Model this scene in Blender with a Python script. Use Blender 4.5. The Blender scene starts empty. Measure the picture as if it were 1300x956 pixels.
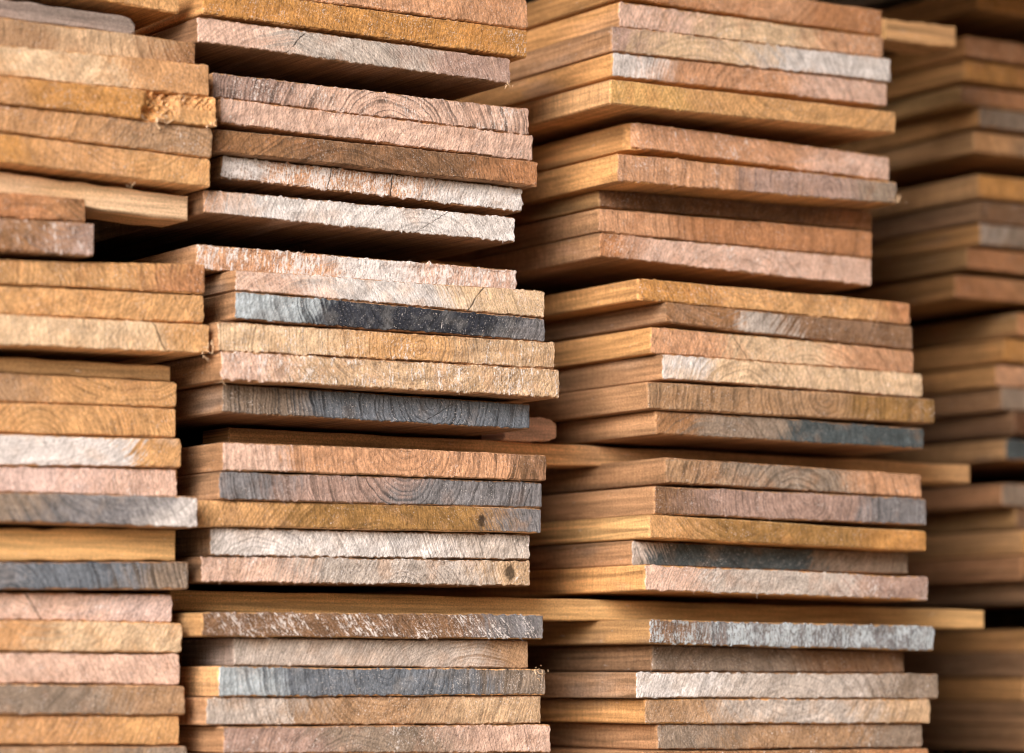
import bpy, math, random
import numpy as np
rng = np.random.default_rng(7)
random.seed(7)
scene = bpy.context.scene
COL = scene.collection

# ------------------------------------------------------------------ camera
F, CX, CY = 3940.0, 650.0, 478.0            # focal length and centre in photo pixels
HOR, XR = 860.0, 6800.0
TH = math.atan((HOR - CY) / F)
PSI = math.atan(math.hypot(F, HOR - CY) / (XR - CX))
D0, ZC = 2.74, 0.19
fh = np.array([math.sin(PSI), math.cos(PSI), 0.0])
RIGHT = np.array([math.cos(PSI), -math.sin(PSI), 0.0])
UZ = np.array([0, 0, 1.0])
FWD = math.cos(TH) * fh + math.sin(TH) * UZ
UP = -math.sin(TH) * fh + math.cos(TH) * UZ
CAM = np.array([-D0 * math.cos(TH) * fh[0], -D0 * math.cos(TH) * fh[1], ZC])

def at(px, py, d=0.0):
    """point of the vertical plane y = d seen at a photo pixel -> (x, z)"""
    v = FWD + RIGHT * ((px - CX) / F) - UP * ((py - CY) / F)
    t = (d - CAM[1]) / v[1]
    p = CAM + v * t
    return p[0], p[2]

cam = bpy.data.cameras.new("camera")
cam.sensor_width = 36.0
cam.lens = 36.0 * F / 1300.0
cam.clip_start = 0.05
cam.clip_end = 500
cam.dof.use_dof = True
cam.dof.focus_distance = 2.71
cam.dof.aperture_fstop = 2.9
cam.dof.aperture_blades = 9
co = bpy.data.objects.new("camera", cam)
COL.objects.link(co)
co.location = CAM
co.rotation_euler = (math.pi / 2 + TH, 0, -PSI)
scene.camera = co

# ------------------------------------------------------------------ colours
def lin(c, k=1.0):
    return tuple((((v / 255 + 0.055) / 1.055) ** 2.4 if v > 10 else v / 255 / 12.92) * k for v in c)

PAL = dict(tan=(218, 168, 122), ochre=(212, 156, 94), gold=(226, 176, 124), cream=(240, 208, 174),
           pink=(236, 200, 184), salmon=(224, 172, 136), rust=(200, 144, 104), brown=(174, 130, 94),
           dark=(112, 78, 56), gray=(162, 144, 130), lgray=(208, 196, 190), bgray=(124, 132, 146),
           black=(58, 62, 74), teal=(88, 98, 104), ltblue=(192, 204, 216), white=(240, 234, 236),
           olive=(172, 132, 82), lilac=(190, 160, 150), umber=(146, 112, 86), straw=(232, 186, 124),
           taupe=(188, 152, 120), slate=(142, 140, 146), rose=(234, 206, 200), buff=(224, 190, 156))
KALB = 0.80

# ------------------------------------------------------------------ node helper
class NT:
    def __init__(s, name):
        s.m = bpy.data.materials.new(name)
        s.m.use_nodes = True
        s.t = s.m.node_tree
        s.bsdf = s.t.nodes["Principled BSDF"]
    def n(s, typ, **kw):
        nd = s.t.nodes.new(typ)
        for k, v in kw.items():
            setattr(nd, k, v)
        return nd
    def put(s, sock, v):
        if hasattr(v, "node"):
            s.t.links.new(v, sock)
        elif v is not None:
            if isinstance(v, (tuple, list)) and sock.type == 'RGBA' and len(v) == 3:
                v = (*v, 1)
            sock.default_value = v
    def m_(s, op, a, b=None, c=None, clamp=False):
        nd = s.n("ShaderNodeMath", operation=op, use_clamp=clamp)
        s.put(nd.inputs[0], a)
        if b is not None: s.put(nd.inputs[1], b)
        if c is not None: s.put(nd.inputs[2], c)
        return nd.outputs[0]
    def v_(s, op, a, b=None, scale=None):
        nd = s.n("ShaderNodeVectorMath", operation=op)
        s.put(nd.inputs[0], a)
        if b is not None: s.put(nd.inputs[1], b)
        if scale is not None: s.put(nd.inputs["Scale"], scale)
        return nd.outputs["Value"] if op in ("LENGTH", "DOT_PRODUCT") else nd.outputs["Vector"]
    def attr(s, name, vec=False, col=False):
        nd = s.n("ShaderNodeAttribute", attribute_type='OBJECT', attribute_name=name)
        return nd.outputs["Color"] if col else nd.outputs["Vector"] if vec else nd.outputs["Fac"]
    def xyz(s, v):
        nd = s.n("ShaderNodeSeparateXYZ"); s.put(nd.inputs[0], v)
        return nd.outputs
    def comb(s, x, y, z):
        nd = s.n("ShaderNodeCombineXYZ")
        for i, v in enumerate((x, y, z)): s.put(nd.inputs[i], v)
        return nd.outputs[0]
    def noise(s, vec, scale, detail=2.0, rough=0.5, col=False, dim='3D'):
        nd = s.n("ShaderNodeTexNoise", noise_dimensions=dim)
        s.put(nd.inputs["W" if dim == '1D' else "Vector"], vec)
        s.put(nd.inputs["Scale"], scale); s.put(nd.inputs["Detail"], detail); s.put(nd.inputs["Roughness"], rough)
        return nd.outputs["Color"] if col else nd.outputs[0]
    def step(s, v, lo, hi):
        nd = s.n("ShaderNodeMapRange", interpolation_type='SMOOTHSTEP')
        s.put(nd.inputs["Value"], v); s.put(nd.inputs["From Min"], lo); s.put(nd.inputs["From Max"], hi)
        return nd.outputs[0]
    def rng(s, v, a, b, c, d):
        nd = s.n("ShaderNodeMapRange")
        for k, q in zip(("Value", "From Min", "From Max", "To Min", "To Max"), (v, a, b, c, d)): s.put(nd.inputs[k], q)
        return nd.outputs[0]
    def mix(s, f, a, b, blend='MIX'):
        nd = s.n("ShaderNodeMix", data_type='RGBA', blend_type=blend)
        s.put(nd.inputs[0], f); s.put(nd.inputs[6], a); s.put(nd.inputs[7], b)
        return nd.outputs[2]
    def gain(s, colr, v):
        nd = s.n("ShaderNodeVectorMath", operation='SCALE')
        s.put(nd.inputs[0], colr); s.put(nd.inputs["Scale"], v)
        return nd.outputs["Vector"]

def ring_field(g, P, seed):
    """distance from the pith, in rings, with natural wobble"""
    x, y, z = g.xyz(P)
    ps = g.v_('SCALE', seed, scale=7.0)
    yy = g.m_('MULTIPLY', y, 0.12)
    Q = g.v_('ADD', g.comb(x, yy, z), ps)
    wob = g.v_('SUBTRACT', g.noise(Q, 22, 2, .5, col=True), (.5, .5, .5))
    wob2 = g.v_('SUBTRACT', g.noise(Q, 240, 2, .6, col=True), (.5, .5, .5))
    pit = g.attr("pith", vec=True)
    v = g.v_('SUBTRACT', g.comb(x, 0.0, z), pit)
    v = g.v_('ADD', v, g.v_('SCALE', wob, scale=0.016))
    v = g.v_('ADD', v, g.v_('SCALE', wob2, scale=0.0014))
    wx, wy, wz = g.xyz(v)
    r = g.v_('LENGTH', g.comb(wx, 0.0, wz))
    ph = g.m_('DIVIDE', r, g.attr("ring_gap"))
    ph = g.m_('ADD', ph, g.m_('MULTIPLY', g.noise(ph, 0.7, 1, .5, dim='1D'), 1.6))
    fr = g.m_('FRACT', ph)
    late = g.m_('MULTIPLY', g.step(fr, 0.25, 0.82), g.m_('SUBTRACT', 1.0, g.step(fr, 0.86, 1.0)))
    vary = g.rng(g.noise(g.m_('FLOOR', ph), 3.7, 0, .5, dim='1D'), .25, .75, .35, 1.1)
    return r, g.m_('MULTIPLY', late, vary), Q

# ---- sawn end of a board
def end_material():
    g = NT("sawn_end_grain")
    P = g.n("ShaderNodeTexCoord").outputs["Object"]
    seed = g.attr("seed", vec=True)
    r, late, Q = ring_field(g, P, seed)
    x, y, z = g.xyz(P)
    # coordinates turned to the saw direction
    ang = g.attr("saw_angle")
    ca, sa = g.m_('COSINE', ang), g.m_('SINE', ang)
    u = g.m_('ADD', g.m_('MULTIPLY', x, ca), g.m_('MULTIPLY', z, sa))
    w = g.m_('SUBTRACT', g.m_('MULTIPLY', z, ca), g.m_('MULTIPLY', x, sa))
    S = g.v_('ADD', g.comb(u, 0.0, g.m_('MULTIPLY', w, .10)), g.v_('SCALE', seed, scale=5.0))
    S2 = g.v_('ADD', g.comb(u, 0.0, g.m_('MULTIPLY', w, .28)), g.v_('SCALE', seed, scale=9.0))
    # three natural colour zones across the width (heartwood, sapwood, blue stain)
    big = g.m_('SUBTRACT', g.noise(Q, 26, 3, .6), .5)
    slant = g.m_('MULTIPLY', z, g.attr("slant"))
    pos = g.m_('ADD', g.m_('ADD', x, slant), g.m_('MULTIPLY', big, .085))
    pos = g.m_('ADD', pos, g.m_('MULTIPLY', late, .022))
    pos = g.m_('ADD', pos, g.m_('MULTIPLY', g.m_('SUBTRACT', g.noise(S, 380, 3, .7), .5), .05))
    soft = g.attr("soft")
    def zone(t):
        return g.step(pos, g.m_('SUBTRACT', t, soft), g.m_('ADD', t, soft))
    c = g.mix(zone(g.attr("t_one")), g.attr("col_a", col=True), g.attr("col_b", col=True))
    c = g.mix(zone(g.attr("t_two")), c, g.attr("col_c", col=True))
    # cloudy change of tone
    c = g.gain(c, g.rng(g.noise(Q, 55, 3, .6), .25, .75, .72, 1.26))
    warm = g.step(g.noise(g.v_('ADD', Q, (3, 1, 2)), 42, 3, .6), .5, .68)
    c = g.mix(g.m_('MULTIPLY', warm, .45), c, g.attr("col_w", col=True))
    # dark growth rings
    ra = g.attr("ring_amt")
    c = g.mix(g.m_('MULTIPLY', late, g.m_('MULTIPLY', ra, g.rng(g.noise(Q, 60, 2, .5), .35, .6, .7, 1.5)), clamp=True), c, g.gain(c, .30))
    # saw streaks
    st = g.noise(S, 760, 3, .65)
    c = g.gain(c, g.rng(st, .28, .72, .68, 1.30))
    fine = g.noise(S2, 1300, 2, .7)
    c = g.gain(c, g.rng(fine, .3, .7, .56, 1.42))
    # torn pale fibres
    fz = g.attr("fuzz")
    patch = g.m_('ADD', g.m_('MULTIPLY', g.noise(g.v_('ADD', Q, (9, 4, 7)), 34, 2, .5), .55), g.m_('MULTIPLY', g.noise(S, 130, 2, .5), .45))
    fib = g.noise(S2, 560, 3, .7)
    thr = g.m_('SUBTRACT', 0.83, g.m_('MULTIPLY', g.m_('ADD', fz, g.m_('MULTIPLY', g.m_('SUBTRACT', patch, .5), 1.6)), .36))
    fm = g.step(fib, thr, g.m_('ADD', thr, .07))
    c = g.mix(g.m_('MULTIPLY', fm, .85), c, g.attr("col_f", col=True))
    # open pores and pits
    pit = g.step(g.noise(S2, 800, 2, .6), g.m_('SUBTRACT', .66, g.m_('MULTIPLY', fz, .05)), .72)
    c = g.mix(g.m_('MULTIPLY', pit, .75), c, g.gain(c, .25))
    grit = g.noise(g.v_('ADD', P, g.v_('SCALE', seed, scale=2.0)), 950, 1, .5)
    glint = g.step(grit, g.m_('SUBTRACT', .70, g.m_('MULTIPLY', fz, .14)), g.m_('SUBTRACT', .76, g.m_('MULTIPLY', fz, .14)))
    c = g.mix(g.m_('MULTIPLY', glint, g.rng(patch, .42, .58, .15, .8)), c, g.attr("col_f", col=True))
    dot = g.m_('SUBTRACT', 1.0, g.step(grit, .27, .33))
    c = g.mix(g.m_('MULTIPLY', dot, .7), c, g.gain(c, .22))
    # drying checks and a knot
    hole = pit
    for k in ("check_one", "check_two"):
        px, pz, ln = g.xyz(g.attr(k, vec=True))
        off = g.m_('ADD', g.m_('SUBTRACT', x, px), g.m_('MULTIPLY', z, pz))
        off = g.m_('ADD', off, g.m_('MULTIPLY', g.m_('SUBTRACT', g.noise(Q, 160, 2, .5), .5), .005))
        wid = g.m_('MULTIPLY', ln, g.rng(g.noise(Q, 90, 1, .5), .3, .6, .1, 1.2))
        cm = g.m_('SUBTRACT', 1.0, g.step(g.m_('ABSOLUTE', off), g.m_('MULTIPLY', wid, .35), g.m_('ADD', wid, 1e-5)))
        c = g.mix(g.m_('MULTIPLY', cm, .85), c, (.012, .008, .006))
        hole = g.m_('MAXIMUM', hole, cm)
    kx, ky, kz = g.xyz(g.attr("knot", vec=True))
    kd = g.v_('LENGTH', g.comb(g.m_('SUBTRACT', x, kx), 0.0, g.m_('MULTIPLY', g.m_('SUBTRACT', z, kz), .8)))
    kd = g.m_('ADD', kd, g.m_('MULTIPLY', g.m_('SUBTRACT', g.noise(Q, 300, 2, .5), .5), .005))
    km = g.m_('SUBTRACT', 1.0, g.step(kd, g.m_('MULTIPLY', ky, .5), ky))
    c = g.mix(g.m_('MULTIPLY', km, .85), c, (.02, .012, .008))
    g.put(g.bsdf.inputs["Base Color"], c)
    g.bsdf.inputs["Roughness"].default_value = .82
    g.bsdf.inputs["Specular IOR Level"].default_value = .22
    h = g.m_('ADD', g.m_('MULTIPLY', fib, g.m_('ADD', .35, fz)), g.m_('MULTIPLY', st, .5))
    h = g.m_('ADD', g.m_('ADD', h, g.m_('MULTIPLY', fm, .35)), g.m_('MULTIPLY', grit, .6))
    h = g.m_('SUBTRACT', h, g.m_('MULTIPLY', hole, .9))
    h = g.m_('SUBTRACT', h, g.m_('MULTIPLY', late, g.m_('MULTIPLY', ra, .12)))
    h = g.m_('ADD', h, g.m_('MULTIPLY', fine, .25))
    b = g.n("ShaderNodeBump")
    b.inputs["Strength"].default_value = .85
    b.inputs["Distance"].default_value = .00034
    g.put(b.inputs["Height"], h)
    g.put(g.bsdf.inputs["Normal"], b.outputs[0])
    return g.m

# ---- long faces (sides, top, underside)
def long_material():
    g = NT("sawn_long_grain")
    P = g.n("ShaderNodeTexCoord").outputs["Object"]
    seed = g.attr("seed", vec=True)
    r, late, Q = ring_field(g, P, seed)
    x, y, z = g.xyz(P)
    along = g.attr("along_x")                       # 1 for battens, whose grain runs along x
    inv = g.m_('SUBTRACT', 1.0, along)
    l = g.m_('ADD', g.m_('MULTIPLY', y, inv), g.m_('MULTIPLY', x, along))
    a = g.m_('ADD', g.m_('MULTIPLY', x, inv), g.m_('MULTIPLY', y, along))
    G = g.v_('ADD', g.comb(a, g.m_('MULTIPLY', l, .035), z), g.v_('SCALE', seed, scale=6.0))
    G2 = g.v_('ADD', g.comb(a, g.m_('MULTIPLY', l, .25), z), g.v_('SCALE', seed, scale=3.0))
    c = g.attr("col_s", col=True)
    c = g.gain(c, g.rng(g.noise(G2, 16, 3, .6), .25, .75, .74, 1.26))
    wv = g.step(g.noise(g.v_('ADD', G2, (5, 2, 8)), 24, 3, .6), .52, .7)
    c = g.mix(g.m_('MULTIPLY', wv, .4), c, g.attr("col_w", col=True))
    gr = g.noise(G, 330, 3, .6)
    c = g.gain(c, g.rng(gr, .28, .72, .66, 1.3))
    band = g.noise(G, 90, 2, .5)
    dark = g.step(band, .5, .72)
    c = g.mix(g.m_('MULTIPLY', dark, .65), c, g.gain(c, .42))
    c = g.mix(g.m_('MULTIPLY', late, g.m_('MULTIPLY', inv, .6)), c, g.gain(c, .4))
    # circular-saw marks across the grain
    sm = g.attr("saw_lines")
    L = g.v_('ADD', g.comb(g.m_('MULTIPLY', a, .05), l, g.m_('MULTIPLY', z, .12)), g.v_('SCALE', seed, scale=4.0))
    ln = g.noise(L, 480, 2, .6)
    c = g.gain(c, g.m_('ADD', 1.0, g.m_('MULTIPLY', sm, g.rng(ln, .3, .7, -.35, .3))))
    gt = g.noise(g.v_('ADD', g.comb(x, g.m_('MULTIPLY', y, .6), z), g.v_('SCALE', seed, scale=2.0)), 800, 2, .6)
    c = g.gain(c, g.rng(gt, .3, .7, .7, 1.28))
    # torn spots
    sp = g.step(g.noise(G2, 260, 3, .7), .66, .74)
    c = g.mix(g.m_('MULTIPLY', sp, .3), c, g.attr("col_f", col=True))
    g.put(g.bsdf.inputs["Base Color"], c)
    g.bsdf.inputs["Roughness"].default_value = .78
    g.bsdf.inputs["Specular IOR Level"].default_value = .25
    h = g.m_('ADD', g.m_('MULTIPLY', gr, .8), g.m_('MULTIPLY', ln, g.m_('ADD', .25, sm)))
    h = g.m_('ADD', h, g.m_('MULTIPLY', g.noise(G2, 700, 2, .6), .3))
    b = g.n("ShaderNodeBump")
    b.inputs["Strength"].default_value = .6
    b.inputs["Distance"].default_value = .0009
    g.put(b.inputs["Height"], h)
    g.put(g.bsdf.inputs["Normal"], b.outputs[0])
    return g.m

M_END, M_LONG = end_material(), long_material()

# ------------------------------------------------------------------ mesh of one board
def smooth(n, k, loop=False):
    """band-limited random values of unit spread"""
    k = max(1, int(k))
    a = rng.standard_normal(n + 2 * k)
    if k > 1:
        ker = np.hanning(k + 2)[1:-1]
        a = np.convolve(a, ker / ker.sum(), mode='same')
    a = a[k:k + n]
    return a / (a.std() + 1e-6)

STAT = np.array([0.0008, .0022, .005, .012, .03, .07, .14, .28, .55, 1.1, 1.0])

def board_mesh(name, q, length, nx=200, nz=14, rough=1.0, cup=0.0, round_l=0.0, fibres=0, skew=0.0, chip=None):
    """q: four (x, z) corners bl, br, tr, tl round the local origin; front at y = 0, grain along +y"""
    bl, br, tr, tl = [np.array(p) for p in q]
    U = np.linspace(0, 1, nx + 1); V = np.linspace(0, 1, nz + 1)
    uu, vv = np.meshgrid(U, V)                              # rows: v
    X = (1-uu)*(1-vv)*bl[0] + uu*(1-vv)*br[0] + uu*vv*tr[0] + (1-uu)*vv*tl[0]
    Z = (1-uu)*(1-vv)*bl[1] + uu*(1-vv)*br[1] + uu*vv*tr[1] + (1-uu)*vv*tl[1]
    Z = Z + cup * 4 * uu * (1 - uu)
    # perimeter index
    per = [(0, i) for i in range(nx + 1)] + [(j, nx) for j in range(1, nz + 1)] + \
          [(nz, i) for i in range(nx - 1, -1, -1)] + [(j, 0) for j in range(nz - 1, 0, -1)]
    pj = np.array([p[0] for p in per]); pi = np.array([p[1] for p in per])
    n = len(per)
    nxm = np.where(pi == 0, -1.0, np.where(pi == nx, 1.0, 0.0)); nzm = np.where(pj == 0, -1.0, np.where(pj == nz, 1.0, 0.0))
    low = smooth(n, 40) * .00022
    hi = (smooth(n, 1) * .8 + smooth(n, 4) * .45) * .00016 * rough
    X0, Z0 = X[pj, pi], Z[pj, pi]
    # rounded front corner on the left (worn arris)
    prof = []
    Ls = STAT[:-1] / 1.1 * length
    Ls[:6] = STAT[:6]
    for s, y in enumerate(Ls):
        dec = math.exp(-y / .006)
        off = low + hi * dec
        inset = .0007 if s == 0 else .0 
        off = off - inset * (1 + .6 * smooth(n, 3) * rough)
        xx = X0 + nxm * off
        zz = Z0 + nzm * off
        corner = (np.abs(nxm) + np.abs(nzm)) > 1.5
        xx[corner] -= nxm[corner] * .0006; zz[corner] -= nzm[corner] * .0006
        if round_l:
            k = np.clip(1 - y / round_l, 0, 1) ** 2
            xx = xx + np.where(X0 < bl[0] + round_l, (1 - (X0 - bl[0]) / round_l) * k * round_l * .9, 0)
        prof.append(np.stack([xx, np.full(n, y), zz], 1))
    # front cap
    Y = np.zeros_like(X)
    Y += skew * (uu - .5)
    for a, k in ((.0003, 24), (.00006, 5), (.00005, 1)):
        t = rng.standard_normal(X.shape)
        if k > 1:
            ker = np.hanning(k + 2)[1:-1]; ker /= ker.sum()
            t = np.apply_along_axis(lambda m: np.convolve(m, ker, mode='same'), 1, t)
            kv = np.hanning(min(k, 7) + 2)[1:-1]; kv /= kv.sum()
            t = np.apply_along_axis(lambda m: np.convolve(m, kv, mode='same'), 0, t)
        Y += a * rough * t / (t.std() + 1e-9)
    if chip:                                               # torn-out corner: (u0, u1, depth)
        for (u0, u1, v0, v1, dep) in chip:
            k = np.clip(np.minimum(uu - u0, u1 - uu) / .02 + .5, 0, 1) * np.clip(np.minimum(vv - v0, v1 - vv) / .2 + .5, 0, 1)
            Y += dep * k * (.6 + .8 * rng.random(X.shape))
    Xc, Zc = X.copy(), Z.copy()
    Xc[pj, pi], Zc[pj, pi] = prof[0][:, 0] - nxm * .0007, prof[0][:, 2] - nzm * .0007
    if round_l:
        k = 1 - np.clip((X - bl[0]) / round_l, 0, 1)
        Y += k ** 2 * round_l * .35
        Xc += 0
    cap = np.stack([Xc.ravel(), Y.ravel(), Zc.ravel()], 1)
    ncap = len(cap)
    capY = Y[pj, pi]
    for s, p in enumerate(prof):
        p[:, 1] += capY * math.exp(-s * .9)
    verts = [cap] + prof
    # faces
    idx = np.arange(ncap).reshape(nz + 1, nx + 1)
    f = np.stack([idx[:-1, :-1], idx[:-1, 1:], idx[1:, 1:], idx[1:, :-1]], -1).reshape(-1, 4)
    faces = [f]; mats = [np.zeros(len(f), int)]
    ring0 = idx[pj, pi]
    prev = ring0
    for s in range(len(prof)):
        cur = ncap + s * n + np.arange(n)
        a, b = prev, np.roll(prev, -1); c, d = np.roll(cur, -1), cur
        f = np.stack([b, a, d, c], -1)
        faces.append(f); mats.append(np.full(len(f), 0 if s == 0 else 1))
        prev = cur
    V_ = np.concatenate(verts); F_ = np.concatenate(faces); Mi = np.concatenate(mats)
    extra_v, extra_f = [], []
    base = len(V_)
    for _ in range(fibres):                                 # tiny torn fibres standing off the arrises
        t = random.random()
        e = random.random()
        if e < .62: v = 0.0
        elif e < .8: v = 1.0
        else: v = random.random()
        iu = min(nx, int(t * nx)); jv = min(nz, int(round(v * nz)))
        p = np.array([Xc[jv, iu], Y[jv, iu], Zc[jv, iu]])
        ln = abs(random.gauss(.0012, .0011)) + .0005
        if random.random() < .02: ln *= 3
        dirv = np.array([random.gauss(0, .8), -abs(random.gauss(.5, .5)), random.gauss(-.5 if v < .5 else .1, .6)])
        dirv /= np.linalg.norm(dirv)
        sd = np.cross(dirv, [random.gauss(0, 1), random.gauss(0, 1), random.gauss(0, 1)])
        sd = sd / (np.linalg.norm(sd) + 1e-9) * random.uniform(.00008, .00022)
        bend = np.array([random.gauss(0, .3), 0, random.gauss(-.1, .3)]) * ln
        m = p + dirv * ln * .55 + bend * .3; tpt = p + dirv * ln + bend
        extra_v += [p - sd, p + sd, m + sd * .7, m - sd * .7, tpt]
        extra_f.append((base, base + 1, base + 2, base + 3)); extra_f.append((base + 3, base + 2, base + 4, base + 4))
        base += 5
    me = bpy.data.meshes.new(name)
    allv = V_ if not extra_v else np.concatenate([V_, np.array(extra_v)])
    fl = [tuple(int(v) for v in r) for r in F_]
    n0 = len(fl)
    for r in extra_f:
        fl.append(r if r[2] != r[3] else r[:3])
    fl.append(tuple(int(v) for v in prev[::-1]))            # back end
    me.from_pydata([tuple(v) for v in allv], [], fl)
    mi = np.zeros(len(fl), dtype=np.int32); mi[:n0] = Mi; mi[-1] = 0
    me.polygons.foreach_set("material_index", mi)
    me.materials.append(M_END); me.materials.append(M_LONG)
    me.update()
    return me

# ------------------------------------------------------------------ data: every board end the photograph shows
# (photo pixels of the end: xl, top-left, bottom-left, xr, top-right, bottom-right), look, colours a b c, zone ends t1 t2,
# pith (across 0..1, mm above the middle), ring strength, torn fibre, side colour, extras
def b(px, look, cols, t, pith, ring, fuzz, side, **kw):
    return dict(px=px, look=look, cols=cols.split(), t=t, pith=pith, ring=ring, fuzz=fuzz, side=side, **kw)

C1 = [   # left edges lie outside the frame: heights are read at x = 0
 [b((0,-56,-18,229,-20,17), "warm tan board with a shadowed lower edge", "tan ochre gold", (.5,.8), (.3,60), .2, .25, "ochre")],
 [b((0,22,59,249,54,83), "pale tan board with brown right corner", "taupe buff brown", (.62,.9), (1.05,20), .35, .2, "ochre"),
  b((0,60,96,267,85,123), "smooth light ochre board", "tan cream tan", (.45,.75), (.4,80), .15, .3, "ochre"),
  b((0,97,131,275,124,162), "tan board with torn splintered right end", "tan ochre gold", (.5,.83), (.2,70), .25, .35, "ochre",
    chip=[(.80,.885,.25,1.2,.006),(.83,.99,.55,1.2,.004),(.79,.83,-.2,.4,.007)]),
  b((0,133,167,270,163,201), "tan board with grey flecked right part", "tan tan taupe", (.5,.72), (.9,-50), .35, .38, "ochre"),
  b((0,169,206,268,203,239), "golden board with a frayed lower edge", "ochre tan gold", (.5,.8), (.75,60), .3, .2, "gold")],
 [b((0,329,360,262,336,373), "golden board with dark streaked right corner", "gold gold rust", (.5,.87), (1.1,10), .5, .3, "ochre"),
  b((0,362,398,260,375,411), "plain orange-tan board", "gold gold gold", (.4,.7), (.7,50), .25, .3, "ochre"),
  b((0,401,438,266,412,449), "pale peach board with dark line near right end", "cream cream gold", (.5,.88), (.3,120), .2, .2, "gold", chk=(.86,.55,.0011))],
 [b((0,472,510,224,485,518), "tan board with faint brown cloud", "tan taupe gold", (.35,.62), (.85,90), .4, .12, "gold"),
  b((0,512,550,225,521,556), "bright orange board with curved rings", "gold gold gold", (.4,.7), (.62,-24), .5, .12, "gold"),
  b((0,552,590,230,558,594), "cream board with orange right end", "white white gold", (.42,.87), (.5,150), .25, .15, "gold", soft=.006, warp=.25),
  b((0,592,625,226,597,632), "pinkish white board with flaky right part", "rose rose pink", (.5,.8), (.4,100), .12, .5, "tan"),
  b((0,627,662,252,634,670), "grey board with pale right tip jutting out", "gray slate white", (.6,.88), (.8,60), .5, .25, "brown", dd=-.02)],
 [b((0,713,748,241,713,748), "dark blue-grey board with bold curved rings", "slate bgray gray", (.5,.86), (.5,-22), .75, .2, "brown"),
  b((0,752,787,220,755,791), "pink-white board with a short dark crack", "pink pink rose", (.55,.8), (.7,90), .2, .5, "tan", chk=(.6,.7,.0009)),
  b((0,789,827,233,791,829), "tan board with smudgy grey left part", "olive tan cream", (.42,.6), (.6,70), .2, .35, "gold"),
  b((0,830,867,229,833,870), "dusty pink-brown board", "lilac pink pink", (.4,.7), (.4,-60), .2, .35, "brown"),
  b((0,870,907,236,872,908), "greyish pink board below the dusty pink one", "lilac gray taupe", (.4,.8), (.5,60), .3, .3, "tan"),
  b((0,909,946,228,909,946), "plain golden board near the bottom edge", "gold tan gold", (.5,.8), (.3,80), .3, .25, "gold"),
  b((0,948,984,238,947,983), "grey-brown board at the bottom edge", "gray taupe gray", (.5,.8), (.6,40), .3, .25, "brown")],
]
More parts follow.
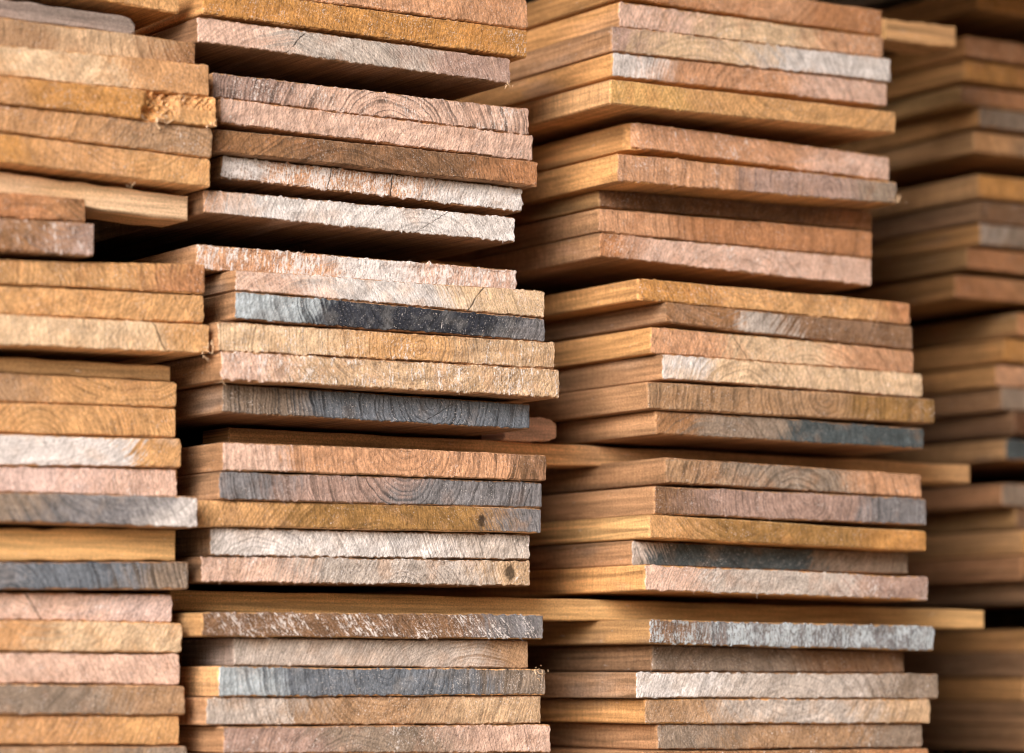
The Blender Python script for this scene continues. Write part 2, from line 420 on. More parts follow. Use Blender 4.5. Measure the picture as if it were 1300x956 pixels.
C2 = [
 [b((260,-55,-17,669,0,37), "reddish tan board cut by the top edge", "salmon salmon salmon", (.4,.7), (.5,90), .2, .4, "tan"),
  b((258,-19,17,669,38,74), "ochre yellow rough board", "ochre ochre ochre", (.4,.7), (.6,110), .2, .5, "ochre"),
  b((251,21,53,648,75,107), "lilac-grey board with a long bare underside", "pink lgray lilac", (.28,.72), (.3,-90), .3, .42, "dark", chk=(.3,-.9,.0008), dd=-.02)],
 [b((270,92,123,672,138,171), "pinkish grey board with large arched rings", "lilac pink pink", (.3,.6), (.55,-40), .95, .6, "brown", gap=.0044),
  b((281,125,156,677,172,205), "pale pink board under the ringed one", "pink pink pink", (.2,.5), (.58,10), .35, .5, "rust"),
  b((272,163,192,683,205,237), "dark grey-brown board with rusty ends", "brown umber rust", (.22,.86), (.4,-120), .45, .4, "umber", dark=1),
  b((281,194,226,664,241,269), "white and orange board with two cracks", "white salmon white", (.14,.7), (.2,60), .5, .95, "brown", chk=(.345,-.15,.0009), chk2=(.55,-.05,.0009)),
  b((259,240,270,654,276,308), "pale grey streaked board with bare underside", "salmon white white", (.1,.55), (.7,-55), .4, .6, "dark", dd=-.02, chk=(.72,-1.6,.0006))],
 [b((250,310,342,656,343,371), "orange-brown coarse speckled board", "salmon white pink", (.42,.66), (.3,90), .2, .95, "brown"),
  b((300,335,368,691,372,404), "peach cream board with a slanted dark crack", "pink white cream", (.25,.7), (.25,-70), .35, .45, "brown", chk=(.765,-.75,.0013)),
  b((299,370,405,692,405,434), "pale blue board with black stained heart", "ltblue black slate", (.27,.9), (.55,28), .6, .3, "brown", soft=.018, slant=-.5),
  b((276,408,445,706,435,468), "warm orange board with faint round heart", "cream gold buff", (.4,.7), (.58,2), .5, .6, "brown"),
  b((281,447,482,711,470,505), "broad tan board with vertical pale flecks", "pink buff buff", (.2,.6), (.55,80), .4, .75, "brown", ang=.08),
  b((282,485,524,674,513,545), "blue-grey board with bold round rings", "gray bgray bgray", (.25,.6), (.66,10), .95, .32, "umber", gap=.0042, chk=(.7,-1.8,.0007))],
 [b((283,561,597,694,578,611), "smooth salmon board with dark right end", "pink salmon umber", (.22,.92), (.55,18), .5, .25, "brown", soft=.008),
  b((278,599,634,690,612,645), "purplish grey board with fine rings", "slate lilac slate", (.2,.55), (.55,24), .75, .25, "umber", chk2=(.95,-.4,.0006)),
  b((251,635,668,687,645,677), "olive ochre board with a small black knot", "gold olive slate", (.28,.87), (.5,-70), .35, .22, "gold", knot=(.815,.0052,0)),
  b((268,670,705,673,680,711), "white board with saw-lined brown side", "white white lgray", (.35,.75), (.15,-50), .45, .55, "umber", lines=1.0),
  b((256,708,739,673,713,744), "pale board with dark spot near right end", "pink lgray buff", (.3,.88), (.6,-26), .45, .55, "dark", knot=(.935,.0075,.002))],
 [b((256,777,808,691,780,812), "dark brown board covered in white flecks", "umber umber slate", (.3,.8), (.2,-80), .5, .72, "olive", fcol="white", ang=.7),
  b((297,809,845,671,814,849), "smooth grey-beige board with grey side", "lgray lgray taupe", (.2,.85), (.8,-90), .35, .15, "slate"),
  b((277,849,884,694,849,882), "blue-grey board with an orange side", "ltblue bgray gray", (.18,.8), (.5,14), .6, .35, "gold"),
  b((262,887,921,688,885,919), "grey-tan board under the one with orange side", "lgray taupe buff", (.3,.7), (.5,40), .4, .4, "brown"),
  b((284,923,957,700,921,955), "pink-grey board with speckled face", "lilac gray pink", (.3,.7), (.4,-50), .4, .5, "brown"),
  b((270,959,993,690,957,990), "brown board at the very bottom", "brown rust brown", (.3,.7), (.4,50), .4, .3, "brown")],
]
C3 = [
 [b((790,-36,-3,1120,13,46), "reddish brown board cut by the top edge", "rust salmon rust", (.3,.7), (.5,60), .2, .3, "ochre"),
  b((786,2,34,1122,48,74), "pale board with rough pink left end", "pink cream salmon", (.3,.75), (.5,-70), .35, .45, "ochre"),
  b((776,34,65,1131,77,104), "cream and lilac-white board", "lilac cream white", (.12,.55), (.3,-80), .4, .4, "brown"),
  b((777,66,97,1127,107,135), "tan board with whitish left end", "white salmon pink", (.18,.7), (.6,-50), .4, .4, "ochre"),
  b((775,100,132,1138,142,169), "golden board with wide bare underside", "straw gold gold", (.3,.7), (.7,90), .3, .2, "gold", dd=-.02, chk=(.5,-.1,.0004))],
 [b((800,154,188,1131,199,230), "pinkish board with rounded left corner", "salmon salmon pink", (.3,.7), (.6,70), .25, .5, "ochre", round_l=.012),
  b((783,194,230,1140,231,259), "red-brown board with grey smudge at right", "salmon lilac gray", (.45,.85), (.75,-5), .4, .45, "ochre", dd=-.015),
  b((760,234,262,1108,266,292), "dark brown recessed board", "umber umber rust", (.3,.8), (.5,60), .3, .3, "olive", dd=.02),
  b((760,264,294,1108,294,328), "red-tan board with small round heart", "salmon rust rust", (.3,.7), (.55,2), .5, .25, "brown"),
  b((760,296,326,1108,331,363), "pink-brown rough board with bare underside", "rust pink pink", (.12,.6), (.5,-60), .3, .5, "brown")],
 [b((812,353,380,1155,385,413), "bright ochre board with dark right tip", "ochre gold rust", (.3,.9), (.4,60), .25, .45, "ochre", round_l=.006),
  b((846,379,409,1158,415,445), "grey-brown board with pale centre patch", "brown lgray umber", (.3,.5), (.2,60), .4, .3, "umber", soft=.014),
  b((826,415,448,1160,447,475), "pinkish cream board with a fine diagonal crack", "salmon cream salmon", (.3,.7), (.6,-60), .4, .35, "ochre", chk=(.33,.9,.0006)),
  b((841,450,481,1170,479,505), "cream white board", "white cream cream", (.15,.5), (.3,-40), .4, .35, "brown"),
  b((821,484,519,1188,508,538), "dull brown board with fine rings jutting right", "taupe taupe olive", (.3,.7), (.6,6), .6, .3, "brown"),
  b((832,523,551,1174,544,570), "dark teal stained board", "brown gray teal", (.14,.5), (.2,-50), .35, .3, "brown", soft=.02, dark=1)],
 [b((844,581,613,1171,603,632), "grey-pink board with a saw-lined brown side", "taupe gray salmon", (.2,.75), (.5,-40), .65, .3, "brown", lines=.5),
  b((830,617,652,1178,636,667), "mauve-brown board with dark right end", "umber lilac slate", (.14,.75), (.55,10), .6, .3, "brown"),
  b((824,654,683,1177,675,700), "ochre board with smooth yellow side", "gold olive ochre", (.2,.8), (.3,70), .25, .25, "straw"),
  b((802,687,718,1154,705,729), "recessed grey board with teal middle", "lgray teal gray", (.10,.70), (.5,80), .4, .25, "brown", dd=.015, soft=.01),
  b((818,720,750,1179,733,762), "grey-pink board with white speckles", "pink lgray lilac", (.22,.75), (.5,-80), .25, .55, "ochre", dd=-.012)],
 [b((825,786,817,1186,795,826), "dark board thickly flecked with bluish white", "umber slate slate", (.2,.6), (.45,12), .55, .95, "olive", fcol="ltblue"),
  b((828,821,852,1147,829,855), "dark grey-brown recessed board", "gray gray umber", (.15,.6), (.3,-50), .4, .3, "umber", dd=.004),
  b((807,854,886,1192,855,887), "whitish grey board", "white lgray gray", (.3,.8), (.5,-60), .3, .5, "umber"),
  b((820,888,919,1180,888,918), "grey-tan board under the whitish grey one", "taupe lgray buff", (.3,.8), (.5,60), .3, .4, "ochre"),
  b((834,921,952,1172,920,949), "grey-brown board above the bottom edge", "gray taupe gray", (.3,.8), (.5,60), .3, .4, "brown"),
  b((815,954,985,1180,952,982), "brown board at the very bottom", "brown brown rust", (.3,.8), (.5,60), .3, .4, "brown")],
]
C4 = [   # right edges lie outside the frame
 [b((1241,-20,11), "ochre board cut by the top right corner", "ochre gold gold", (.3,.8), (.4,60), .2, .2, "ochre")],
 [b((1227,45,71), "dusty pink-brown board", "salmon rust rust", (.3,.8), (.4,60), .25, .4, "ochre"),
  b((1223,75,102), "plain brown board", "ochre rust rust", (.3,.8), (.4,60), .25, .25, "ochre"),
  b((1220,108,131), "dark red-brown recessed board", "umber rust umber", (.1,.8), (.4,60), .3, .3, "straw"),
  b((1243,134,160), "pale grey board", "gray gray taupe", (.3,.8), (.4,-40), .4, .3, "ochre"),
  b((1235,166,192), "tan board with dark hollow beneath", "tan taupe tan", (.2,.8), (.4,60), .25, .25, "gold")],
 [b((1241,221,251), "orange-ochre board with dark hollow above", "ochre ochre ochre", (.3,.8), (.4,60), .2, .2, "gold"),
  b((1243,254,281), "deep brown board", "umber dark umber", (.3,.8), (.4,60), .3, .3, "umber"),
  b((1245,284,310), "grey board with pale left corner", "lgray gray taupe", (.1,.8), (.4,-50), .4, .3, "ochre"),
  b((1226,314,341), "red-brown board set back a little", "rust brown umber", (.3,.8), (.4,60), .25, .25, "olive"),
  b((1213,349,377), "pinkish brown board with dark hollow beneath", "rust brown brown", (.3,.8), (.4,60), .25, .25, "ochre")],
 [b((1293,397,426), "rust board shown mostly by its olive side", "rust rust rust", (.3,.8), (.4,60), .25, .25, "olive"),
  b((1274,430,458), "ochre board with bright left end", "ochre ochre ochre", (.3,.8), (.4,60), .25, .25, "ochre"),
  b((1264,463,490), "pink-brown board", "salmon brown brown", (.3,.8), (.4,60), .25, .35, "ochre"),
  b((1271,493,520), "grey-brown board", "gray taupe gray", (.3,.8), (.4,60), .25, .35, "brown"),
  b((1286,524,552), "nearly black board", "dark umber dark", (.3,.8), (.4,60), .25, .25, "dark"),
  b((1277,557,583), "teal-grey board with bright orange side", "teal bgray teal", (.3,.8), (.4,60), .25, .25, "gold")],
 [b((1273,614,642), "grey board with rust side", "gray gray taupe", (.3,.8), (.4,60), .35, .3, "rust"),
  b((1290,645,672), "brown board with dull olive side", "umber brown brown", (.3,.8), (.4,60), .25, .25, "olive"),
  b((1297,675,704), "board seen by its bright ochre side", "ochre gold gold", (.3,.8), (.4,60), .25, .25, "gold"),
  b((1297,707,736), "board seen by its brown side", "brown rust brown", (.3,.8), (.4,60), .25, .25, "rust"),
  b((1310,738,766), "board seen by its dark grey side", "gray gray gray", (.3,.8), (.4,60), .25, .25, "umber")],
 [b((1306,799,827), "board seen by its warm brown side", "rust brown rust", (.3,.8), (.4,60), .25, .25, "ochre"),
  b((1304,830,859), "board seen by its dark olive side", "umber umber umber", (.3,.8), (.4,60), .25, .25, "umber"),
  b((1300,862,890), "tan board low in the corner", "tan tan tan", (.3,.8), (.4,60), .25, .25, "ochre"),
  b((1308,893,921), "grey-brown board low in the corner", "gray gray gray", (.3,.8), (.4,60), .25, .25, "brown"),
  b((1300,924,953), "brown board at the bottom corner", "brown brown brown", (.3,.8), (.4,60), .25, .25, "brown")],
]

ORD = ["top", "second", "third", "fourth", "fifth", "sixth", "seventh"]
BUN = ["topmost", "second", "third", "fourth", "fifth", "lowest"]
STACK = {1: "leftmost stack", 2: "sharp second stack", 3: "third stack", 4: "blurred rightmost stack"}
MEAN = {1: 245, 2: 680, 3: 1150, 4: 1255}
C4_DEPTH = .22

def props(o, spec, tl, w):
    c = [lin(PAL[k], KALB) for k in spec["cols"]]
    for k, v in zip(("col_a", "col_b", "col_c"), c): o[k] = v
    mc = np.mean(c, 0)
    o["col_w"] = lin(PAL[spec["wcol"]], KALB * .8) if "wcol" in spec else tuple(float(v) for v in mc * (1.03, .94, .86))
    o["col_f"] = lin(PAL[spec.get("fcol", "white")], .95 * (.6 if spec.get("dark") else 1))
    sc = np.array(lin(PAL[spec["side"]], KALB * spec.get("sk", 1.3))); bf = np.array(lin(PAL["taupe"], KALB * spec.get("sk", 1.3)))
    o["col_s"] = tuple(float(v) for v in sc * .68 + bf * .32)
    o["t_one"] = (spec["t"][0] - .5) * w
    o["t_two"] = (spec["t"][1] - .5) * w
    o["soft"] = spec.get("soft", .028)
    o["slant"] = spec.get("slant", random.uniform(-.8, .8))
    o["pith"] = ((spec["pith"][0] - .5) * w, 0.0, spec["pith"][1] / 1000)
    o["ring_amt"] = spec["ring"] * .85 + .08
    o["ring_gap"] = spec.get("gap", random.uniform(.003, .0055))
    o["fuzz"] = spec["fuzz"]
    o["saw_angle"] = spec.get("ang", random.uniform(-.5, .5))
    o["seed"] = (random.random() * 9, random.random() * 9, random.random() * 9)
    o["saw_lines"] = spec.get("lines", random.choice((.15, .3, .5, .7)))
    o["along_x"] = 0.0
    for k, n in (("chk", "check_one"), ("chk2", "check_two")):
        v = spec.get(k)
        o[n] = ((v[0] - .5) * w, v[1], v[2]) if v else (9.0, 0.0, 1e-5)
    v = spec.get("knot")
    o["knot"] = ((v[0] - .5) * w, v[1], v[2]) if v else (9.0, .001, 0.0)

def line(p, q):                                            # z along a straight edge
    m = (q[1] - p[1]) / (q[0] - p[0])
    return lambda x: p[1] + m * (x - p[0])

WB = None
widths = []
for bun in C2:
    for s in bun:
        x0, _ = at(s["px"][0], s["px"][1]); x1, _ = at(s["px"][3], s["px"][4]); widths.append(x1 - x0)
WB = float(np.mean(widths))

SOLVED = {}
def solve(ci, buns):
    prev = None
    for bi, bun in enumerate(buns):
        prev = prev if bi == 0 else prev
        for k, s in enumerate(bun):
            px = s["px"]
            ref = px[3] if ci != 4 else px[0]
            d = s.get("dd")
            if d is None: d = 0.0
            d += max(-.02, min(.02, -(ref - MEAN[ci]) * .5 / 800)) if ci != 4 else 0
            if ci == 4:
                d = C4_DEPTH + s.get("dd", 0) + random.uniform(-.008, .008)
                xl, zt = at(px[0], px[1], d); _, zb = at(px[0], px[2], d)
                w = WB * random.uniform(.96, 1.03); rl = random.uniform(-.004, .004)
                xr = xl + w
                q = [[xl, zb], [xr, zb + rl * w], [xr, zt + rl * w], [xl, zt]]
            else:
                pa, pb = at(px[0], px[1], d), at(px[0], px[2], d)
                qa, qb = at(px[3], px[4], d), at(px[3], px[5], d)
                xr = qa[0]
                xl = pa[0] if ci != 1 else xr - WB * random.uniform(.97, 1.04)
                ft, fb = line(pa, qa), line(pb, qb)
                q = [[xl, fb(xl)], [xr, fb(xr)], [xr, ft(xr)], [xl, ft(xl)]]
            if prev is not None:                            # never sink into the board above
                for i, (lo, up) in enumerate(((3, 0), (2, 1))):
                    f = line(prev[0], prev[1])
                    gap = f(q[lo][0]) - q[lo][1]
                    if gap < .0004:
                        q[lo][1] = f(q[lo][0]) - .0004
                    elif gap < .0035 and k > 0:
                        q[lo][1] = f(q[lo][0]) - random.uniform(.0004, .0012)
            prev = q
            SOLVED[(ci, bi, k)] = (q, d)
for ci, buns in ((1, C1), (2, C2), (3, C3), (4, C4)):
    solve(ci, buns)

GROUP = "sawn boards stacked in four columns"
def place(ci, bi, k, s, nb):
    if ci == 4: s["sk"] = 1.0  # rightmost stack's side faces coloured darker to deepen its shade
    q, d = SOLVED[(ci, bi, k)]
    cx = (q[0][0] + q[1][0]) / 2; cz = sum(p[1] for p in q) / 4
    loc = [[p[0] - cx, p[1] - cz] for p in q]
    w = q[1][0] - q[0][0]
    fib = {1: 35, 2: 80, 3: 50, 4: 0}[ci]
    nx, nz = {1: (150, 12), 2: (230, 16), 3: (190, 14), 4: (60, 8)}[ci]
    me = board_mesh("sawn_board", loc, 2.3 + random.uniform(-.1, .15), nx, nz, rough=.6 + s["fuzz"], cup=random.uniform(-.0003, .0003),
                    round_l=s.get("round_l", 0), fibres=int(fib * (.5 + s["fuzz"])), skew=random.uniform(-.003, .003), chip=s.get("chip"))
    o = bpy.data.objects.new("sawn_board", me)
    COL.objects.link(o)
    o.location = (cx, d, cz)
    if nb == 1:
        lab = f'{s["look"]}, alone above {STACK[ci]}'
    else:
        lab = f'{s["look"]}, {ORD[k]} in {BUN[bi]} bundle of {STACK[ci]}'
    o["label"] = lab; o["category"] = "board"; o["group"] = GROUP
    if len(lab.split()) > 16: print("LONG LABEL", o.name, lab)
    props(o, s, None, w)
    return o

BO = {}
for ci, buns in ((1, C1), (2, C2), (3, C3), (4, C4)):
    for bi, bun in enumerate(buns):
        for k, s in enumerate(bun):
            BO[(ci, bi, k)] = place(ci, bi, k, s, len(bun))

# ------------------------------------------------------------------ spacer battens
def batten_mesh(name, w, h, dep, end_round=0.0, cut=0.0, rise=0.0):
    """a batten along +x from the local origin, w long; right end rounded or cut on a slant"""
    nL, nR = 60, 6
    # outline in xz (front view), extruded in y with small bevel
    pts = []
    xs = np.linspace(0, w, nL)
    er = end_round
    top, bot = [], []
    for x in xs:
        k = 0.0
        if er and x > w - er:
            t = (x - (w - er)) / er
            k = er * .55 * (1 - math.sqrt(max(0, 1 - t * t)))
        t0 = 0.0
        if cut and x > w - cut:
            t0 = (x - (w - cut)) / cut * h * .92
        top.append((x, h - k - t0)); bot.append((x, k * .5))
    jit = smooth(nL, 6) * .0004; jit2 = smooth(nL, 6) * .0004
    outline = [(x, z + j) for (x, z), j in zip(bot, jit)] + [(x, z + j) for (x, z), j in zip(top[::-1], jit2[::-1])]
    n = len(outline)
    V, F_, M_ = [], [], []
    bev = .0012
    cxm, czm = w / 2, h / 2
    for (ins, y) in ((bev, 0.0), (0.0, bev), (0.0, dep - bev), (bev, dep)):
        for x, z in outline:
            V.append((x - math.copysign(min(ins, abs(x - cxm)), x - cxm), y, z - math.copysign(min(ins, abs(z - czm)), z - czm) + rise * x))
    for s in range(3):
        for i in range(n):
            j = (i + 1) % n
            a = s * n
            F_.append((a + j, a + i, a + n + i, a + n + j))
            endcap = abs(outline[i][0] - outline[j][0]) < 1e-6
            M_.append(0 if endcap else 1)
    F_.append(tuple(range(n))); M_.append(1)
    F_.append(tuple(range(4 * n - 1, 3 * n - 1, -1))); M_.append(1)
    me = bpy.data.meshes.new(name)
    me.from_pydata(V, [], F_)
    me.polygons.foreach_set("material_index", np.array(M_, dtype=np.int32))
    me.materials.append(M_END); me.materials.append(M_LONG)
    me.update()
    return me

def batten(p0, p1, d, dep, colr, label, name="spacer_batten", end_round=0.0, cut=0.0, left=None, group="spacer battens between the bundles", cat="batten", wc="olive"):
    """p0: photo (x, top, bottom) at the left, p1 the same at the right end"""
    a0, a1 = at(p0[0], p0[1], d), at(p0[0], p0[2], d)
    b0, b1 = at(p1[0], p1[1], d), at(p1[0], p1[2], d)
    h = (a0[1] - a1[1] + b0[1] - b1[1]) / 2
    x0, x1 = a1[0], b1[0]
    rise = (b1[1] - a1[1]) / (x1 - x0)
    z0 = a1[1]
    if left is not None:
        z0 -= (x0 - left) * rise; x0 = left
    me = batten_mesh(name, x1 - x0, h, dep, end_round, cut, rise)
    o = bpy.data.objects.new(name, me)
    COL.objects.link(o)
    o.location = (x0, d, z0)
    o["label"] = label; o["category"] = cat
    if group: o["group"] = group
    props(o, dict(cols=[colr] * 3, t=(.3, .7), pith=(.5, 30), ring=.4, fuzz=.2, side=colr, lines=.1, wcol=wc), None, x1 - x0)
    o["along_x"] = 1.0
    return o

XL1 = at(-160, 478)[0]
batten((0, 0, 22), (172, 20, 46), .012, .05, "slate", "grey batten with rounded right end under the top left board", end_round=.012, left=XL1, wc="lilac")
batten((0, 223, 250), (239, 246, 280), .006, .05, "cream", "cream batten above the dark hole at left", left=XL1, wc="straw")
batten((0, 454, 472), (217, 464, 484), .012, .05, "olive", "thin olive batten under the peach board at left", left=XL1, wc="brown")
batten((0, 666, 711), (223, 677, 711), .006, .05, "straw", "bright yellow batten under the grey board at left", left=XL1, wc="gold")
batten((250, 100, 120), (735, 152, 172), .26, .05, "cream", "cream batten behind the second bundle of the second stack", wc="straw")
batten((240, 312, 338), (770, 344, 371), .24, .05, "straw", "straw batten showing through the gap beside the speckled board", wc="cream")
batten((290, 545, 570.5), (1232, 588, 613.5), .09, .05, "gold", "long orange batten running behind both centre stacks", wc="salmon")
batten((215, 750, 776.5), (1250, 773, 798.5), .06, .05, "straw", "long straw-coloured batten low behind both centre stacks", wc="gold")
batten((1124, 20, 50), (1214, 38, 60), .10, .05, "gold", "short golden batten at top jutting towards the rightmost stack", wc="straw")
batten((640, 527, 558), (707, 532, 560), .08, .04, "pink", "pink round-ended offcut on the long orange batten", name="timber_offcut", end_round=.016, group=None, cat="offcut", wc="salmon")

# two short offcuts shoved in at the left
def offcut(px, d, spec, label):
    s = dict(spec); pa, pb = at(0, px[0], d), at(0, px[1], d); qa, qb = at(px[2], px[3], d), at(px[2], px[4], d)
    xr = qa[0]; xl = XL1 + .05
    ft, fb = line(pa, qa), line(pb, qb)
    q = [[xl, fb(xl)], [xr, fb(xr)], [xr, ft(xr)], [xl, ft(xl)]]
    cx = (xl + xr) / 2; cz = sum(p[1] for p in q) / 4
    me = board_mesh("board_offcut", [[p[0] - cx, p[1] - cz] for p in q], .6, 120, 12, rough=1.2, fibres=60, skew=.002)
    o = bpy.data.objects.new("board_offcut", me); COL.objects.link(o)
    o.location = (cx, d, cz); o["label"] = label; o["category"] = "offcut"; o["group"] = "short offcuts shoved into the left stack"
    props(o, s, None, xr - xl)
offcut((243, 276, 110, 252, 282), -.012, b(None, "", "rust rust brown", (.3,.8), (.6,-50), .3, .2, "brown"), "brown offcut at left edge resting on the whitish flecked one")
offcut((277, 318, 121, 284, 325), -.02, b(None, "", "lilac brown lilac", (.3,.8), (.8,60), .4, .65, "umber"), "mauve offcut with whitish flecks beside the dark hole at left")

# ------------------------------------------------------------------ loose splinters on the boards
def splinter(parent, px, py, n, ln, spread=1.0, thick=.0006):
    d = parent.location.y
    V, F_ = [], []
    x, z = at(px, py, d)
    for _ in range(n):
        p = np.array([x + random.gauss(0, .003) * spread, d - .0005, z + random.gauss(0, .0025) * spread])
        dv = np.array([random.gauss(0, .7), -abs(random.gauss(.4, .3)), random.gauss(-.35, .7)]); dv /= np.linalg.norm(dv)
        L = ln * random.uniform(.4, 1.2); wd = thick * random.uniform(.5, 1.3)
        s1 = np.cross(dv, [.3, .2, 1]); s1 /= np.linalg.norm(s1); s2 = np.cross(dv, s1)
        bend = np.array([random.gauss(0, .35), 0, random.gauss(0, .35)]) * L
        base = len(V)
        for t, r in ((0, 1), (.35, .9), (.7, .65), (1, .1)):
            c = p + dv * L * t + bend * t * t
            for k in range(4):
                a = k * math.pi / 2
                V.append(tuple(c + (s1 * math.cos(a) + s2 * math.sin(a) * .5) * wd * r))
        for t in range(3):
            for k in range(4):
                a, c2 = base + t * 4 + k, base + t * 4 + (k + 1) % 4
                F_.append((a, c2, c2 + 4, a + 4))
        F_.append(tuple(base + 12 + k for k in range(4))); F_.append(tuple(base + k for k in (3, 2, 1, 0)))
    me = bpy.data.meshes.new("splinter")
    me.from_pydata([tuple(np.array(v) - np.array(parent.location)) for v in V], [], F_)
    me.materials.append(M_END); me.update()
    o = bpy.data.objects.new("splinter", me); COL.objects.link(o); o.parent = parent
    for k in parent.keys():
        if k not in ("label", "category", "group"): o[k] = parent[k]
    o["col_a"] = o["col_b"] = o["col_c"] = lin(PAL["cream"], .85)
    o["fuzz"] = .1

splinter(BO[(1, 1, 2)], 203, 152, 14, .006, 1.3, .0012)
splinter(BO[(1, 1, 2)], 268, 158, 8, .005, .8, .0008)
splinter(BO[(1, 1, 4)], 162, 231, 6, .004, 1.0, .0006)
splinter(BO[(1, 2, 2)], 262, 447, 10, .007, 1.0, .0006)
splinter(BO[(2, 2, 4)], 283, 482, 4, .008, .8, .0004)
splinter(BO[(2, 4, 2)], 683, 851, 14, .005, 1.3, .0007)
splinter(BO[(2, 0, 2)], 646, 106, 8, .005, .7, .0005)
splinter(BO[(3, 1, 1)], 1138, 255, 8, .006, 1.0, .0006)

# ------------------------------------------------------------------ bearers, ground, added light-blocking shed walls, cover and roof
def simple_mat(name, c1, c2, scale, rough=.9, bump=.002):
    g = NT(name)
    P = g.n("ShaderNodeTexCoord").outputs["Object"]
    n1 = g.noise(P, scale, 5, .6)
    c = g.mix(g.step(n1, .35, .65), c1, c2)
    c = g.gain(c, g.rng(g.noise(P, scale * 9, 3, .6), .3, .7, .8, 1.2))
    g.put(g.bsdf.inputs["Base Color"], c); g.bsdf.inputs["Roughness"].default_value = rough
    bm_ = g.n("ShaderNodeBump"); bm_.inputs["Distance"].default_value = bump; g.put(bm_.inputs["Height"], n1)
    g.put(g.bsdf.inputs["Normal"], bm_.outputs[0])
    return g.m

gm = bpy.data.meshes.new("ground")
gm.from_pydata([(-60, -60, 0), (60, -60, 0), (60, 60, 0), (-60, 60, 0)], [], [(0, 1, 2, 3)])
gm.materials.append(simple_mat("yard_ground", (.48, .40, .30), (.56, .47, .37), 3))
go = bpy.data.objects.new("ground", gm); COL.objects.link(go); go["kind"] = "structure"

for i, (y, lab) in enumerate(((.12, "front squared bearer beam lying under the four stacks"), (1.1, "middle squared bearer beam lying under the four stacks"), (2.0, "rear squared bearer beam lying under the four stacks"))):
    w = 2.6
    me = batten_mesh("bearer_beam", w, .085, .1)
    o = bpy.data.objects.new("bearer_beam", me); COL.objects.link(o)
    o.location = (-1.3, y, 0.003)
    o["label"] = lab; o["category"] = "beam"; o["group"] = "bearer beams under the stacks"
    props(o, dict(cols=["gray"] * 3, t=(.3, .7), pith=(.5, 30), ring=.4, fuzz=.2, side="gray"), None, w)
    o["along_x"] = 1.0

shed = bpy.data.objects.new("shade_shed", None); COL.objects.link(shed); shed.location = (0, 2.8, 0)  # unseen shed, added to block light from the stacks
shed["label"] = "added out-of-view timber shed that shades the board stacks"; shed["category"] = "shed"
def part(name, V, F_, mat, thick):
    me = bpy.data.meshes.new(name); me.from_pydata([(x, y - 2.8, z) for x, y, z in V], [], F_)
    me.materials.append(mat); me.update()
    o = bpy.data.objects.new(name, me); COL.objects.link(o); o.parent = shed
    mo = o.modifiers.new("thickness", 'SOLIDIFY'); mo.thickness = thick
V, F_ = [], []
nx = 160
for (y, z) in ((-1.3, 1.52), (3.0, 1.42)):
    for i in range(nx + 1):
        x = -3.2 + 4.6 * i / nx
        V.append((x, y, z - .32 * x + .018 * math.sin(i * math.pi / 2.5)))
for i in range(nx): F_.append((i, i + 1, nx + 2 + i, nx + 1 + i))
part("shade_roof", V, F_, simple_mat("shade_roof_sheet", (.22, .21, .2), (.3, .28, .26), 4, .6), .004)  # added overhead to cut the sky light
plank = simple_mat("shade_shed_planks", (.16, .11, .07), (.24, .17, .11), 6, .85)
def planks(ax, fixed, a, bnd, z1):
    V, F_ = [], []
    n = int((bnd - a) / .15)
    for i in range(n):
        p, r = a + i * .15, a + i * .15 + .146
        o = .006 * (i % 2)
        for (t, z) in ((p, .002), (r, .002), (r, z1), (p, z1)):
            V.append((t, fixed + o, z) if ax == 'x' else (fixed + o, t, z))
        k = 4 * i; F_.append((k, k + 1, k + 2, k + 3))
    return V, F_
part("shade_back_wall", *planks('x', 2.8, -3.2, 1.05, 1.12), plank, .02)  # added to close off bright sky behind the gaps
part("shade_front_wall", *planks('x', -3.02, -2.05, 1.05, 2.4), plank, .02)  # added to keep front light off the rightmost stack
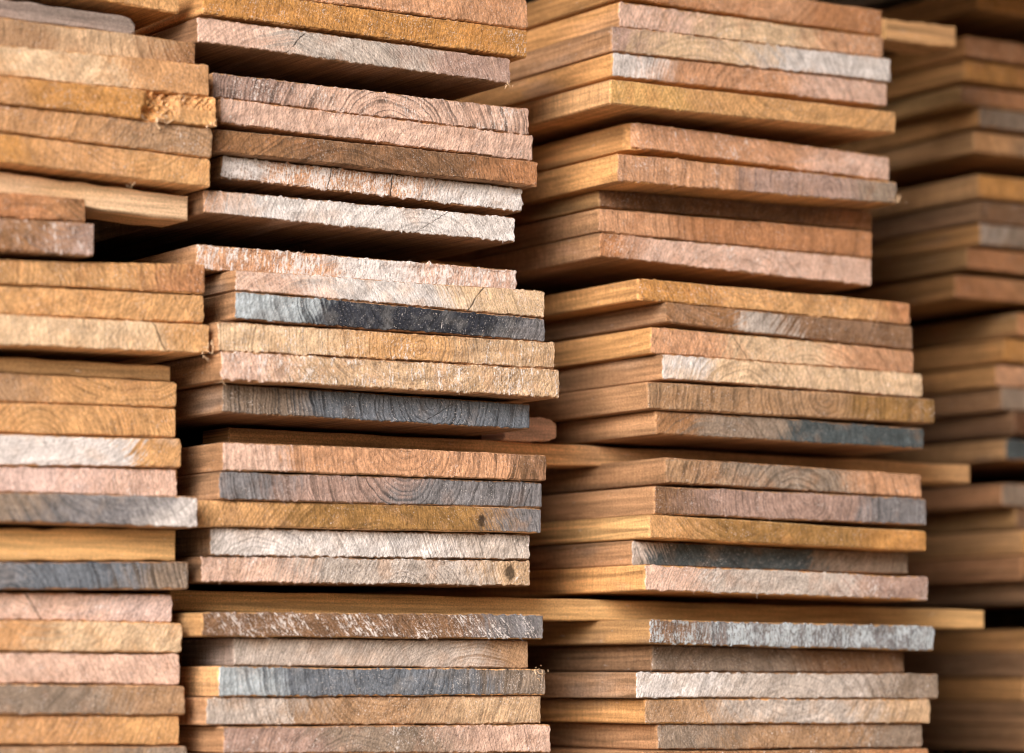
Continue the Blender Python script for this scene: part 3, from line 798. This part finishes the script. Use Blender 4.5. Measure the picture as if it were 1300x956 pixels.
part("shade_side_wall", *planks('y', 1.05, -3.0, 2.8, 1.12), plank, .02)

ztop = max(max(p[1] for p in q) for q, d in SOLVED.values()) + .012
V, F_ = [], []
nx = 120
for y in (.0, 2.5):
    for i in range(nx + 1):
        V.append((-.95 + 1.98 * i / nx, y, .009 * math.sin(i * math.pi / 3)))
for i in range(nx): F_.append((i, i + 1, nx + 2 + i, nx + 1 + i))
me = bpy.data.meshes.new("shade_sheet"); me.from_pydata(V, [], F_)
me.materials.append(simple_mat("shade_sheet_metal", (.24, .22, .2), (.32, .29, .26), 5, .6)); me.update()
o = bpy.data.objects.new("shade_sheet", me); COL.objects.link(o); o.location = (0, 0, ztop)  # unseen sheet, added to stop light falling between the stacks
mo = o.modifiers.new("thickness", 'SOLIDIFY'); mo.thickness = .002
o["label"] = "added out-of-view corrugated sheet shading the stacks from above"; o["category"] = "cover sheet"

# ------------------------------------------------------------------ light
W = bpy.data.worlds.new("World"); scene.world = W; W.use_nodes = True
nt = W.node_tree
sky = nt.nodes.new("ShaderNodeTexSky"); sky.sky_type = 'NISHITA'; sky.sun_disc = False; sky.air_density = .7; sky.dust_density = 5.0; sky.ozone_density = .3
sun_dir = np.array([-.79, -.61, .40]); sun_dir /= np.linalg.norm(sun_dir)
el = math.asin(sun_dir[2]); az = math.atan2(sun_dir[0], sun_dir[1])
sky.sun_elevation = el; sky.sun_rotation = az
nt.links.new(sky.outputs[0], nt.nodes["Background"].inputs[0])
nt.nodes["Background"].inputs[1].default_value = .05
L = bpy.data.lights.new("sun", 'SUN'); L.energy = 1.5; L.angle = math.radians(30); L.color = (1, .96, .91)
lo = bpy.data.objects.new("sun", L); COL.objects.link(lo)
from mathutils import Vector
lo.rotation_euler = Vector(tuple(-sun_dir)).to_track_quat('-Z', 'Y').to_euler()

vs = scene.view_settings
vs.view_transform = 'Standard'; vs.look = 'None'; vs.gamma = 1.0; vs.exposure = 1.38
scene.cycles.use_denoising = True
scene.cycles.filter_width = 1.2
scene.cycles.max_bounces = 8
scene.cycles.diffuse_bounces = 5
